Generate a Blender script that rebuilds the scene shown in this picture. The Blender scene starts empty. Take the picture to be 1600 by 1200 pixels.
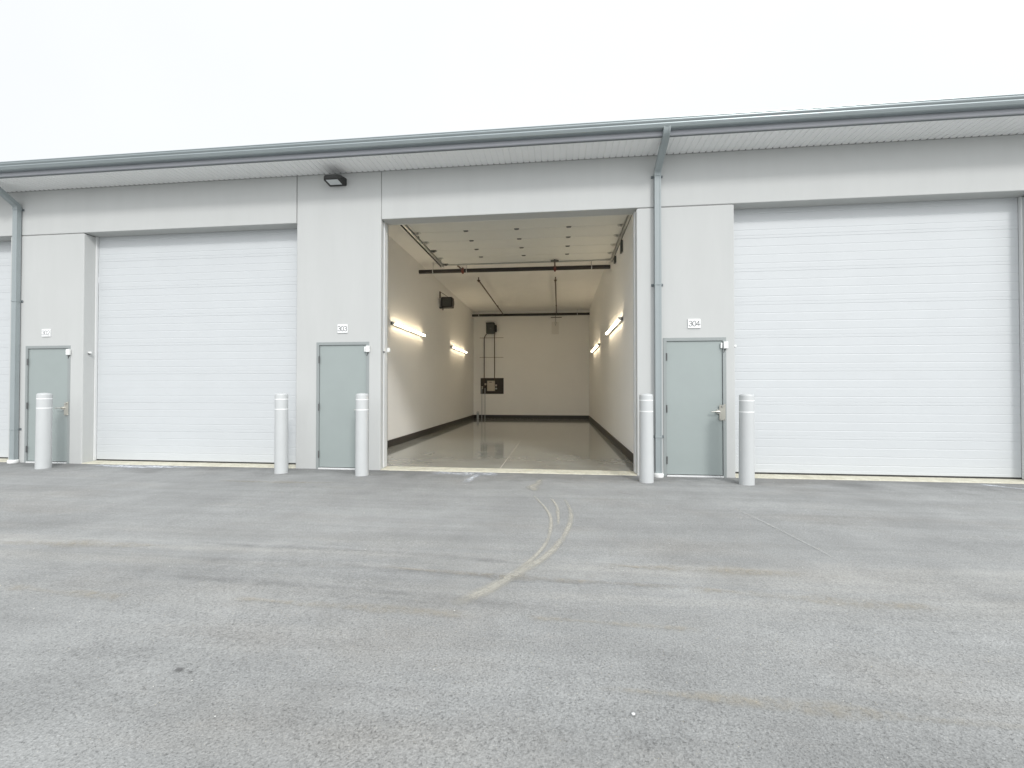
import bpy, bmesh, math, random
from mathutils import Vector, Matrix
R = math.radians
random.seed(7)
S = bpy.context.scene
COL = S.collection

# ------------------------------------------------------------------ camera
cam_d = bpy.data.cameras.new("camera")
cam = bpy.data.objects.new("camera", cam_d)
COL.objects.link(cam)
cam_d.sensor_width = 36.0
cam_d.lens = 36.0 * 668.0 / 1600.0
cam_d.clip_start = 0.05
cam_d.clip_end = 2000.0
cam.location = (0.0, -7.2, 1.405)
cam.rotation_euler = (R(90.686), 0.0, R(6.236))
S.camera = cam

# ------------------------------------------------------------------ sun and overcast sky
SUN_DIR = Vector((0.60, -1.0, 0.92)).normalized()      # towards the sun behind the cloud
EL = math.asin(SUN_DIR.z)
AZ = math.atan2(SUN_DIR.x, SUN_DIR.y)
sun_d = bpy.data.lights.new("sun", 'SUN')
sun_d.energy = 1.12
sun_d.angle = R(10)
sun_d.color = (1.0, 0.985, 0.965)
sun = bpy.data.objects.new("sun", sun_d)
COL.objects.link(sun)
sun.rotation_euler = SUN_DIR.to_track_quat('Z', 'Y').to_euler()
sun.location = (8, -14, 14)

W = bpy.data.worlds.new("World")
S.world = W
W.use_nodes = True
nt = W.node_tree
nt.nodes.clear()
def N(t, k, **kw):
    n = t.nodes.new(k)
    for a, b in kw.items():
        setattr(n, a, b)
    return n
wo = N(nt, 'ShaderNodeOutputWorld')
bg_sky = N(nt, 'ShaderNodeBackground')
sky = N(nt, 'ShaderNodeTexSky', sky_type='NISHITA')
sky.sun_disc = False
sky.sun_elevation = EL
sky.sun_rotation = AZ
sky.dust_density = 3.0
nt.links.new(sky.outputs[0], bg_sky.inputs[0])
bg_sky.inputs[1].default_value = 0.06
# overcast layer: brighter towards the zenith, with soft cloud structure
tc = N(nt, 'ShaderNodeTexCoord')
sep = N(nt, 'ShaderNodeSeparateXYZ')
nt.links.new(tc.outputs['Generated'], sep.inputs[0])
noi = N(nt, 'ShaderNodeTexNoise')
noi.inputs['Scale'].default_value = 1.6
noi.inputs['Detail'].default_value = 4
nt.links.new(tc.outputs['Generated'], noi.inputs['Vector'])
mr = N(nt, 'ShaderNodeMapRange')
mr.inputs['From Min'].default_value = 0.0
mr.inputs['From Max'].default_value = 1.0
mr.inputs['To Min'].default_value = 0.71
mr.inputs['To Max'].default_value = 0.80
nt.links.new(sep.outputs['Z'], mr.inputs['Value'])
mr2 = N(nt, 'ShaderNodeMapRange')
mr2.inputs['From Min'].default_value = 0.3
mr2.inputs['From Max'].default_value = 0.7
mr2.inputs['To Min'].default_value = 0.955
mr2.inputs['To Max'].default_value = 1.02
nt.links.new(noi.outputs[0], mr2.inputs['Value'])
mul0 = N(nt, 'ShaderNodeMath', operation='MULTIPLY')
nt.links.new(mr.outputs[0], mul0.inputs[0])
nt.links.new(mr2.outputs[0], mul0.inputs[1])
# wide glow of the hidden sun through the cloud
dotn = N(nt, 'ShaderNodeVectorMath', operation='DOT_PRODUCT')
nt.links.new(tc.outputs['Generated'], dotn.inputs[0])
dotn.inputs[1].default_value = SUN_DIR
glow = N(nt, 'ShaderNodeMapRange', interpolation_type='SMOOTHSTEP')
glow.inputs['From Min'].default_value = 0.0
glow.inputs['From Max'].default_value = 1.0
glow.inputs['To Min'].default_value = 0.0
glow.inputs['To Max'].default_value = 0.68
nt.links.new(dotn.outputs['Value'], glow.inputs['Value'])
mul = N(nt, 'ShaderNodeMath', operation='ADD')
nt.links.new(mul0.outputs[0], mul.inputs[0])
nt.links.new(glow.outputs[0], mul.inputs[1])
bg_cl = N(nt, 'ShaderNodeBackground')
bg_cl.inputs[0].default_value = (0.965, 0.985, 1.0, 1)
nt.links.new(mul.outputs[0], bg_cl.inputs[1])
mixw = N(nt, 'ShaderNodeMixShader')
mixw.inputs[0].default_value = 0.88
nt.links.new(bg_sky.outputs[0], mixw.inputs[1])
nt.links.new(bg_cl.outputs[0], mixw.inputs[2])
nt.links.new(mixw.outputs[0], wo.inputs[0])

S.view_settings.view_transform = 'Standard'
S.view_settings.look = 'None'
S.view_settings.gamma = 1.0
S.view_settings.exposure = 0.60
S.view_settings.use_curve_mapping = False
S.cycles.use_denoising = True
S.cycles.max_bounces = 10
S.cycles.diffuse_bounces = 7
S.cycles.sample_clamp_indirect = 6.0

# ------------------------------------------------------------------ materials
def mat(name, col, rough=0.6, metal=0.0, spec=0.5, var=0.0, vscale=3.0, bump=0.0, bscale=60.0, emit=None, estr=0.0,
        vary_rough=0.0, stretch=None, bdist=0.004):
    m = bpy.data.materials.new(name)
    m.use_nodes = True
    t = m.node_tree
    b = t.nodes['Principled BSDF']
    b.inputs['Base Color'].default_value = (*col, 1)
    b.inputs['Roughness'].default_value = rough
    b.inputs['Metallic'].default_value = metal
    b.inputs['Specular IOR Level'].default_value = spec
    if emit:
        b.inputs['Emission Color'].default_value = (*emit, 1)
        b.inputs['Emission Strength'].default_value = estr
    vec = None
    if var or bump or vary_rough:
        c = N(t, 'ShaderNodeTexCoord')
        vec = c.outputs['Object']
        if stretch:
            mp = N(t, 'ShaderNodeMapping')
            mp.inputs['Scale'].default_value = stretch
            t.links.new(vec, mp.inputs[0])
            vec = mp.outputs[0]
    if var or vary_rough:
        n = N(t, 'ShaderNodeTexNoise')
        n.inputs['Scale'].default_value = vscale
        n.inputs['Detail'].default_value = 6
        n.inputs['Roughness'].default_value = 0.62
        t.links.new(vec, n.inputs['Vector'])
    if var:
        r = N(t, 'ShaderNodeMapRange')
        r.inputs['From Min'].default_value = 0.3
        r.inputs['From Max'].default_value = 0.7
        r.inputs['To Min'].default_value = 1 - var
        r.inputs['To Max'].default_value = 1 + var * 0.6
        t.links.new(n.outputs[0], r.inputs['Value'])
        mx = N(t, 'ShaderNodeVectorMath', operation='SCALE')
        mx.inputs[0].default_value = col
        t.links.new(r.outputs[0], mx.inputs['Scale'])
        t.links.new(mx.outputs[0], b.inputs['Base Color'])
    if vary_rough:
        r = N(t, 'ShaderNodeMapRange')
        r.inputs['From Min'].default_value = 0.3
        r.inputs['From Max'].default_value = 0.7
        r.inputs['To Min'].default_value = max(0.02, rough - vary_rough)
        r.inputs['To Max'].default_value = rough + vary_rough
        t.links.new(n.outputs[0], r.inputs['Value'])
        t.links.new(r.outputs[0], b.inputs['Roughness'])
    if bump:
        n2 = N(t, 'ShaderNodeTexNoise')
        n2.inputs['Scale'].default_value = bscale
        n2.inputs['Detail'].default_value = 4
        t.links.new(vec, n2.inputs['Vector'])
        bp = N(t, 'ShaderNodeBump')
        bp.inputs['Strength'].default_value = bump
        bp.inputs['Distance'].default_value = bdist
        t.links.new(n2.outputs[0], bp.inputs['Height'])
        t.links.new(bp.outputs[0], b.inputs['Normal'])
    return m

M = {}
M['wall'] = mat('painted_concrete', (0.492, 0.503, 0.496), 0.85, var=0.03, vscale=1.3, stretch=(2.2, 2.2, 0.45), bump=0.25, bscale=140)
M['joint'] = mat('joint_sealant', (0.22, 0.22, 0.215), 0.8)
M['soffit'] = mat('white_vinyl_soffit', (0.89, 0.895, 0.895), 0.5, var=0.01, vscale=2)
M['gutter'] = mat('grey_painted_aluminium', (0.36, 0.405, 0.415), 0.30, metal=0.6, spec=0.6, var=0.05, vscale=4)
M['fascia'] = mat('grey_fascia_metal', (0.40, 0.41, 0.44), 0.45, var=0.03)
M['drip'] = mat('grey_drip_metal', (0.15, 0.165, 0.175), 0.5)
M['roof'] = mat('grey_roofing_metal', (0.22, 0.24, 0.25), 0.5, var=0.08)
M['od_white'] = mat('white_ribbed_steel', (0.530, 0.552, 0.565), 0.5, var=0.02, vscale=2.0, bump=0.06, bscale=220)
M['trim_white'] = mat('white_trim', (0.66, 0.67, 0.67), 0.5, var=0.03)
M['rubber'] = mat('black_rubber', (0.03, 0.03, 0.03), 0.8)
M['door'] = mat('grey_painted_steel_door', (0.300, 0.340, 0.333), 0.42, var=0.03, vscale=2, bump=0.05, bscale=90)
M['frame'] = mat('grey_painted_steel_frame', (0.275, 0.30, 0.298), 0.45, var=0.03)
M['steel'] = mat('brushed_steel', (0.62, 0.61, 0.57), 0.32, metal=0.9)
M['dullsteel'] = mat('dull_steel', (0.12, 0.12, 0.12), 0.5, metal=0.3)
M['brass'] = mat('satin_nickel_plate', (0.47, 0.46, 0.41), 0.42, metal=0.6)
M['galv'] = mat('galvanised_steel', (0.48, 0.49, 0.48), 0.38, metal=0.8, var=0.12, vscale=18)
M['blackpipe'] = mat('black_steel_pipe', (0.022, 0.020, 0.019), 0.45, spec=0.5)
M['rustpipe'] = mat('brown_steel_pipe', (0.075, 0.040, 0.022), 0.55)
M['red'] = mat('red_coupling', (0.15, 0.028, 0.02), 0.5)
M['bollard'] = mat('grey_plastic_sleeve', (0.505, 0.522, 0.525), 0.42, var=0.03, vscale=3)
M['tape'] = mat('white_reflective_tape', (0.78, 0.79, 0.79), 0.4)
M['whiteplastic'] = mat('white_plastic', (0.78, 0.79, 0.78), 0.4)
M['sign'] = mat('white_sign_plate', (0.80, 0.81, 0.81), 0.45)
M['digit'] = mat('dark_grey_digit', (0.10, 0.105, 0.11), 0.5)
M['digit_pale'] = mat('faded_grey_digit', (0.33, 0.335, 0.34), 0.5)
M['bronze'] = mat('dark_bronze_casting', (0.022, 0.023, 0.022), 0.5)
M['lens'] = mat('frosted_lens', (0.62, 0.65, 0.66), 0.35)
M['inwall'] = mat('white_drywall', (0.85, 0.84, 0.81), 0.8, var=0.02, vscale=0.8, bump=0.12, bscale=120)
M['inceil'] = mat('white_ceiling_drywall', (0.85, 0.84, 0.81), 0.85, var=0.02, bump=0.12, bscale=120)
M['curb'] = mat('dark_painted_curb', (0.036, 0.032, 0.027), 0.5, var=0.15, vscale=4)
M['steeldark'] = mat('dark_grey_enclosure', (0.06, 0.065, 0.06), 0.5)
M['board'] = mat('dark_plywood_board', (0.035, 0.028, 0.02), 0.6, var=0.2, vscale=6)
M['cream'] = mat('cream_panel_paint', (0.50, 0.45, 0.36), 0.45)
M['heater'] = mat('black_heater_case', (0.014, 0.014, 0.014), 0.5)
M['tube'] = mat('lit_led_diffuser', (0.9, 0.88, 0.8), 0.4, emit=(1.0, 0.82, 0.57), estr=15.5)
M['downspout'] = mat('grey_painted_pipe', (0.285, 0.322, 0.330), 0.40, var=0.04, vscale=3)
M['strap'] = mat('dark_strap_metal', (0.13, 0.15, 0.16), 0.45, metal=0.3)
M['boot'] = mat('white_pvc', (0.80, 0.81, 0.80), 0.4)
M['dryer'] = mat('gravel_grey', (0.5, 0.5, 0.48), 0.9)

def nodes_of(name):
    m = bpy.data.materials.new(name)
    m.use_nodes = True
    t = m.node_tree
    return m, t, t.nodes['Principled BSDF']
def L(t, a, b): t.links.new(a, b)
def ramp(t, src, a, b, lo, hi):
    r = N(t, 'ShaderNodeMapRange')
    r.inputs['From Min'].default_value = a
    r.inputs['From Max'].default_value = b
    r.inputs['To Min'].default_value = lo
    r.inputs['To Max'].default_value = hi
    L(t, src, r.inputs['Value'])
    return r.outputs[0]
def noise(t, vec, scale, detail=4, rough=0.6, stretch=None):
    if stretch:
        mp = N(t, 'ShaderNodeMapping')
        mp.inputs['Scale'].default_value = stretch
        L(t, vec, mp.inputs[0])
        vec = mp.outputs[0]
    n = N(t, 'ShaderNodeTexNoise')
    n.inputs['Scale'].default_value = scale
    n.inputs['Detail'].default_value = detail
    n.inputs['Roughness'].default_value = rough
    L(t, vec, n.inputs['Vector'])
    return n.outputs[0]
def math_(t, op, a, b=None, c=None):
    n = N(t, 'ShaderNodeMath', operation=op)
    for i, v in enumerate((a, b, c)):
        if v is None: continue
        if isinstance(v, (int, float)): n.inputs[i].default_value = v
        else: L(t, v, n.inputs[i])
    return n.outputs[0]

# asphalt ------------------------------------------------------------
def asphalt():
    m, t, b = nodes_of('weathered_asphalt')
    c = N(t, 'ShaderNodeTexCoord').outputs['Object']
    sp = N(t, 'ShaderNodeSeparateXYZ'); L(t, c, sp.inputs[0])
    y = sp.outputs['Y']
    big = noise(t, c, 0.55, 4, 0.6)
    mid = noise(t, c, 2.6, 5, 0.65)
    fine = noise(t, c, 90, 3, 0.7)
    grit = N(t, 'ShaderNodeTexVoronoi'); grit.inputs['Scale'].default_value = 115
    L(t, c, grit.inputs['Vector'])
    streak = noise(t, c, 1.0, 5, 0.62, (0.16, 2.3, 1))
    fine_streak = noise(t, c, 1.0, 4, 0.6, (0.35, 13, 1))
    # pitting: sparse dark pores, more of them away from the building
    pore = noise(t, c, 80, 4, 0.75)
    far = ramp(t, math_(t, 'ADD', y, math_(t, 'MULTIPLY', mid, 1.6)), -3.9, -2.7, 1.0, 0.25)
    porem = math_(t, 'MULTIPLY', ramp(t, pore, 0.565, 0.66, 0, 1), far)
    v = math_(t, 'MULTIPLY', ramp(t, big, 0.35, 0.65, 0.91, 1.07), ramp(t, mid, 0.32, 0.68, 0.93, 1.06))
    v = math_(t, 'MULTIPLY', v, ramp(t, streak, 0.36, 0.64, 0.90, 1.07))
    v = math_(t, 'MULTIPLY', v, ramp(t, fine_streak, 0.3, 0.7, 0.965, 1.03))
    v = math_(t, 'MULTIPLY', v, ramp(t, fine, 0.3, 0.7, 0.78, 1.19))
    v = math_(t, 'MULTIPLY', v, ramp(t, grit.outputs['Color'], 0.0, 1.0, 0.88, 1.12))
    v = math_(t, 'MULTIPLY', v, ramp(t, porem, 0, 1, 1.0, 0.68))
    # open-textured patches where coarser, darker stone shows
    patch = math_(t, 'MULTIPLY', ramp(t, noise(t, c, 1.5, 4, 0.6), 0.50, 0.62, 0, 1), ramp(t, noise(t, c, 48, 3, 0.8), 0.48, 0.62, 0, 1))
    v = math_(t, 'MULTIPLY', v, ramp(t, math_(t, 'MULTIPLY', patch, far), 0, 1, 1.0, 0.80))
    # darker, ragged-edged strip of asphalt along the foot of the wall
    edge = math_(t, 'ADD', y, ramp(t, noise(t, c, 1.4, 5, 0.65, (0.7, 1, 1)), 0.2, 0.8, -0.75, 0.55))
    v = math_(t, 'MULTIPLY', v, ramp(t, edge, -0.72, -0.25, 1.0, 0.72))
    # dust on the drive lane
    lane = math_(t, 'MULTIPLY', ramp(t, y, -4.9, -4.0, 0, 1), ramp(t, y, -3.0, -3.6, 0, 1))
    dust = math_(t, 'MULTIPLY', lane, ramp(t, noise(t, c, 1.0, 6, 0.65, (0.22, 3.6, 1)), 0.42, 0.62, 0, 1))
    col = N(t, 'ShaderNodeMix', data_type='RGBA')
    col.inputs[6].default_value = (0.290, 0.296, 0.293, 1)
    col.inputs[7].default_value = (0.352, 0.352, 0.338, 1)
    L(t, math_(t, 'MULTIPLY', dust, 0.75), col.inputs[0])
    tint = N(t, 'ShaderNodeMix', data_type='RGBA')
    L(t, col.outputs[2], tint.inputs[6])
    tint.inputs[7].default_value = (0.315, 0.304, 0.283, 1)
    L(t, ramp(t, noise(t, c, 0.8, 5, 0.6, (0.5, 1.5, 1)), 0.52, 0.72, 0, 0.5), tint.inputs[0])
    fin = N(t, 'ShaderNodeVectorMath', operation='SCALE')
    L(t, tint.outputs[2], fin.inputs[0]); L(t, v, fin.inputs['Scale'])
    # scattered pale aggregate chips
    vo = N(t, 'ShaderNodeTexVoronoi'); vo.inputs['Scale'].default_value = 26
    L(t, c, vo.inputs['Vector'])
    chip = math_(t, 'MULTIPLY', math_(t, 'LESS_THAN', vo.outputs['Distance'], 0.10),
                 math_(t, 'GREATER_THAN', noise(t, c, 19, 1, 0.5), 0.70))
    ch = N(t, 'ShaderNodeMix', data_type='RGBA')
    L(t, chip, ch.inputs[0]); L(t, fin.outputs[0], ch.inputs[6]); ch.inputs[7].default_value = (0.42, 0.41, 0.39, 1)
    L(t, ch.outputs[2], b.inputs['Base Color'])
    b.inputs['Roughness'].default_value = 0.88
    b.inputs['Specular IOR Level'].default_value = 0.3
    h = math_(t, 'ADD', math_(t, 'MULTIPLY', fine, 0.6), math_(t, 'MULTIPLY', grit.outputs['Distance'], 0.7))
    h = math_(t, 'SUBTRACT', h, math_(t, 'MULTIPLY', porem, 0.8))
    bp = N(t, 'ShaderNodeBump'); bp.inputs['Strength'].default_value = 0.55; bp.inputs['Distance'].default_value = 0.006
    L(t, h, bp.inputs['Height']); L(t, bp.outputs[0], b.inputs['Normal'])
    return m
M['asphalt'] = asphalt()

# polished concrete ----------------------------------------------------
def polished():
    m, t, b = nodes_of('polished_concrete')
    c = N(t, 'ShaderNodeTexCoord').outputs['Object']
    a = noise(t, c, 0.9, 4, 0.5); d = noise(t, c, 3.0, 3, 0.5); e = noise(t, c, 1.2, 4, 0.5, (0.8, 1.4, 1))
    f = math_(t, 'ADD', math_(t, 'ADD', math_(t, 'MULTIPLY', a, 0.40), math_(t, 'MULTIPLY', d, 0.07)), math_(t, 'MULTIPLY', e, 0.46))
    r = N(t, 'ShaderNodeValToRGB')
    r.color_ramp.elements[0].position = 0.36; r.color_ramp.elements[0].color = (0.235, 0.235, 0.205, 1)
    r.color_ramp.elements[1].position = 0.64; r.color_ramp.elements[1].color = (0.345, 0.35, 0.32, 1)
    L(t, f, r.inputs[0]); L(t, r.outputs[0], b.inputs['Base Color'])
    L(t, ramp(t, d, 0.3, 0.7, 0.08, 0.12), b.inputs['Roughness'])
    b.inputs['Specular IOR Level'].default_value = 0.42
    b.inputs['Coat Weight'].default_value = 0.15
    b.inputs['Coat Roughness'].default_value = 0.06
    return m
M['floor'] = polished()
def threshold_m():
    m, t, b = nodes_of('worn_cream_concrete')
    c = N(t, 'ShaderNodeTexCoord').outputs['Object']
    a = noise(t, c, 5, 6, 0.7); d = noise(t, c, 30, 5, 0.7)
    f = math_(t, 'ADD', math_(t, 'MULTIPLY', a, 0.6), math_(t, 'MULTIPLY', d, 0.4))
    r = N(t, 'ShaderNodeValToRGB')
    r.color_ramp.elements[0].position = 0.34; r.color_ramp.elements[0].color = (0.40, 0.375, 0.29, 1)
    r.color_ramp.elements[1].position = 0.58; r.color_ramp.elements[1].color = (0.60, 0.585, 0.49, 1)
    L(t, f, r.inputs[0]); L(t, r.outputs[0], b.inputs['Base Color'])
    b.inputs['Roughness'].default_value = 0.9
    bp = N(t, 'ShaderNodeBump'); bp.inputs['Strength'].default_value = 0.3; bp.inputs['Distance'].default_value = 0.004
    L(t, d, bp.inputs['Height']); L(t, bp.outputs[0], b.inputs['Normal'])
    return m
M['threshold'] = threshold_m()

# a smear lying on the asphalt: colour, broken up by noise, fading at its rims
def smear(name, col, strength, nscale=30.0, thr=(0.35, 0.62)):
    m, t, b = nodes_of(name)
    b.inputs['Base Color'].default_value = (*col, 1)
    b.inputs['Roughness'].default_value = 0.95
    b.inputs['Specular IOR Level'].default_value = 0.1
    c = N(t, 'ShaderNodeTexCoord')
    uv = N(t, 'ShaderNodeSeparateXYZ'); L(t, c.outputs['UV'], uv.inputs[0])
    across = ramp(t, math_(t, 'ABSOLUTE', math_(t, 'SUBTRACT', uv.outputs['Y'], 0.5)), 0.5, 0.12, 0, 1)
    along = ramp(t, math_(t, 'ABSOLUTE', math_(t, 'SUBTRACT', uv.outputs['X'], 0.5)), 0.5, 0.36, 0, 1)
    n1 = noise(t, c.outputs['Object'], nscale, 5, 0.75)
    n2 = noise(t, c.outputs['Object'], 2.4, 4, 0.6)
    a = math_(t, 'MULTIPLY', math_(t, 'MULTIPLY', across, along), ramp(t, n1, thr[0], thr[1], 0, 1))
    a = math_(t, 'MULTIPLY', a, ramp(t, n2, 0.34, 0.58, 0.6 if 'scuff' in name else 0.25, 1))
    a = math_(t, 'MULTIPLY', a, strength)
    L(t, a, b.inputs['Alpha'])
    return m
M['scuff'] = smear('chalky_scuff', (0.47, 0.455, 0.40), 0.78, 34, (0.22, 0.52))
M['rustline'] = smear('rusty_dirt_line', (0.40, 0.365, 0.295), 0.55, 16, (0.34, 0.66))
M['tyreline'] = smear('dark_tyre_line', (0.21, 0.213, 0.213), 0.36, 7, (0.25, 0.75))
M['whitewash'] = smear('whitish_splash', (0.60, 0.63, 0.67), 1.0, 13, (0.34, 0.54))
M['paleline'] = smear('pale_scratch', (0.50, 0.50, 0.48), 0.8, 20, (0.35, 0.6))

# ------------------------------------------------------------------ mesh helpers
class MB:
    def __init__(s): s.bm = bmesh.new()
    def box(s, x0, x1, y0, y1, z0, z1, bev=0.0, seg=1):
        r = bmesh.ops.create_cube(s.bm, size=1.0)
        vs = r['verts']
        for v in vs:
            v.co = Vector((x0 + (v.co.x + .5) * (x1 - x0), y0 + (v.co.y + .5) * (y1 - y0), z0 + (v.co.z + .5) * (z1 - z0)))
        if bev > 0:
            es = list({e for v in vs for e in v.link_edges})
            bmesh.ops.bevel(s.bm, geom=es, offset=bev, segments=seg, profile=0.5, affect='EDGES')
        return s
    def prism(s, outline, axis, a, b, bev=0.0, cond=None, seg=2):
        """outline: list of 2-D points; axis 'x': (y,z) swept in x; 'y': (x,z) swept in y; 'z': (x,y) swept in z"""
        def P(p, k):
            return {'x': (k, p[0], p[1]), 'y': (p[0], k, p[1]), 'z': (p[0], p[1], k)}[axis]
        va = [s.bm.verts.new(P(p, a)) for p in outline]
        vb = [s.bm.verts.new(P(p, b)) for p in outline]
        n = len(outline)
        fs = [s.bm.faces.new(va), s.bm.faces.new(vb[::-1])]
        for i in range(n):
            fs.append(s.bm.faces.new((va[i], vb[i], vb[(i + 1) % n], va[(i + 1) % n])))
        if bev > 0:
            es = {e for f in fs for e in f.edges}
            if cond: es = {e for e in es if cond(e)}
            bmesh.ops.bevel(s.bm, geom=list(es), offset=bev, segments=seg, profile=0.5, affect='EDGES')
        return s
    def cyl(s, p0, p1, r0, r1=None, n=20, caps=True):
        p0, p1 = Vector(p0), Vector(p1)
        r1 = r0 if r1 is None else r1
        d = (p1 - p0).normalized()
        q = d.to_track_quat('Z', 'Y')
        ra = [s.bm.verts.new(p0 + q @ Vector((r0 * math.cos(2 * math.pi * i / n), r0 * math.sin(2 * math.pi * i / n), 0))) for i in range(n)]
        rb = [s.bm.verts.new(p1 + q @ Vector((r1 * math.cos(2 * math.pi * i / n), r1 * math.sin(2 * math.pi * i / n), 0))) for i in range(n)]
        for i in range(n):
            f = s.bm.faces.new((ra[i], ra[(i + 1) % n], rb[(i + 1) % n], rb[i])); f.smooth = True
        if caps:
            s.bm.faces.new(ra[::-1]); s.bm.faces.new(rb)
        return s
    def lathe(s, prof, n=40, c=(0, 0)):
        rings = []
        for r, z in prof:
            rings.append([s.bm.verts.new((c[0] + r * math.cos(2 * math.pi * i / n), c[1] + r * math.sin(2 * math.pi * i / n), z)) for i in range(n)])
        for a, b in zip(rings, rings[1:]):
            for i in range(n):
                f = s.bm.faces.new((a[i], a[(i + 1) % n], b[(i + 1) % n], b[i])); f.smooth = True
        s.bm.faces.new(rings[0][::-1]); s.bm.faces.new(rings[-1])
        return s
    def sweep(s, path, sec, up=Vector((1, 0, 0)), smooth=False):
        """sweep a closed 2-D section (list of (u,v)) along path; u runs along 'up', v across it"""
        path = [Vector(p) for p in path]
        rings = []
        for i, p in enumerate(path):
            if i == 0: d = path[1] - p
            elif i == len(path) - 1: d = p - path[i - 1]
            else: d = (path[i + 1] - p).normalized() + (p - path[i - 1]).normalized()
            d.normalize()
            w = d.cross(up).normalized(); u = w.cross(d).normalized()
            k = 1.0
            if 0 < i < len(path) - 1:
                a = (p - path[i - 1]).normalized().dot((path[i + 1] - p).normalized())
                k = 1 / max(0.35, math.sqrt((1 + a) / 2))
            rings.append([s.bm.verts.new(p + u * q[0] + w * q[1] * k) for q in sec])
        n = len(sec)
        for a, b in zip(rings, rings[1:]):
            for i in range(n):
                f = s.bm.faces.new((a[i], a[(i + 1) % n], b[(i + 1) % n], b[i])); f.smooth = smooth
        s.bm.faces.new(rings[0][::-1]); s.bm.faces.new(rings[-1])
        return s
    def pipe(s, path, r, n=12):
        sec = [(r * math.cos(2 * math.pi * i / n), r * math.sin(2 * math.pi * i / n)) for i in range(n)]
        p = [Vector(q) for q in path]
        d = (p[-1] - p[0]).normalized()
        up = Vector((1, 0, 0)) if abs(d.x) < 0.7 else Vector((0, 1, 0))
        return s.sweep(p, sec, up, True)
    def build(s, name, m, parent=None, loc=None):
        bmesh.ops.recalc_face_normals(s.bm, faces=s.bm.faces)
        me = bpy.data.meshes.new(name)
        if loc is not None:
            bmesh.ops.translate(s.bm, vec=-Vector(loc), verts=s.bm.verts)
        s.bm.to_mesh(me); s.bm.free()
        if any(p.use_smooth for p in me.polygons): me.set_sharp_from_angle(angle=R(38))
        me.materials.append(m)
        o = bpy.data.objects.new(name, me)
        if loc is not None: o.location = loc
        COL.objects.link(o)
        if parent is not None:
            o.parent = parent
            if parent.type == 'EMPTY' or True:
                o.matrix_parent_inverse = Matrix.Translation(-(_wl(parent)))
        return o
def _wl(o):
    v = Vector(o.location)
    if o.parent is not None:
        v = Vector((0, 0, 0)) if False else (_wl(o.parent) + Vector(o.matrix_parent_inverse.to_translation()) + v)
    return v
def tag(o, label=None, cat=None, group=None, kind=None):
    if label: o['label'] = label
    if cat: o['category'] = cat
    if group: o['group'] = group
    if kind: o['kind'] = kind
    return o
def thing(name, label, cat, loc, group=None):
    o = bpy.data.objects.new(name, None)
    o.empty_display_size = 0.1
    COL.objects.link(o); o.location = loc
    return tag(o, label, cat, group)

# ------------------------------------------------------------------ ground
G = -0.012
def ground():
    m = MB()
    xs = [-900, -200, -60] + [-30 + i * 1.0 for i in range(61)] + [60, 200, 900]
    ys = [-900, -200, -60] + [-30 + i * 1.0 for i in range(30)] + [-0.6, -0.3, -0.1, 0.05, 60, 200, 900]
    rows = []
    for y in ys:
        row = []
        for x in xs:
            z = G
            if -12 < y < -0.5 and abs(x) < 29:
                z += 0.006 * math.sin(x * 0.9 + y * 0.7) + 0.004 * math.sin(x * 2.1 - y * 1.3)
            row.append(m.bm.verts.new((x, y, z)))
        rows.append(row)
    for a, b in zip(rows, rows[1:]):
        for i in range(len(xs) - 1):
            f = m.bm.faces.new((a[i], a[i + 1], b[i + 1], b[i])); f.smooth = True
    o = m.build('asphalt_ground', M['asphalt'])
    tag(o, kind='structure')
ground()
def gz(x, y):
    # height of the triangulated / bilinear 1 m ground grid, slightly above
    if y > -0.6 or y < -12: return G + 0.004
    f = lambda a, b: G + 0.006 * math.sin(a * 0.9 + b * 0.7) + 0.004 * math.sin(a * 2.1 - b * 1.3) if b < -0.5 else G
    return f(x, y) + 0.007

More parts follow.
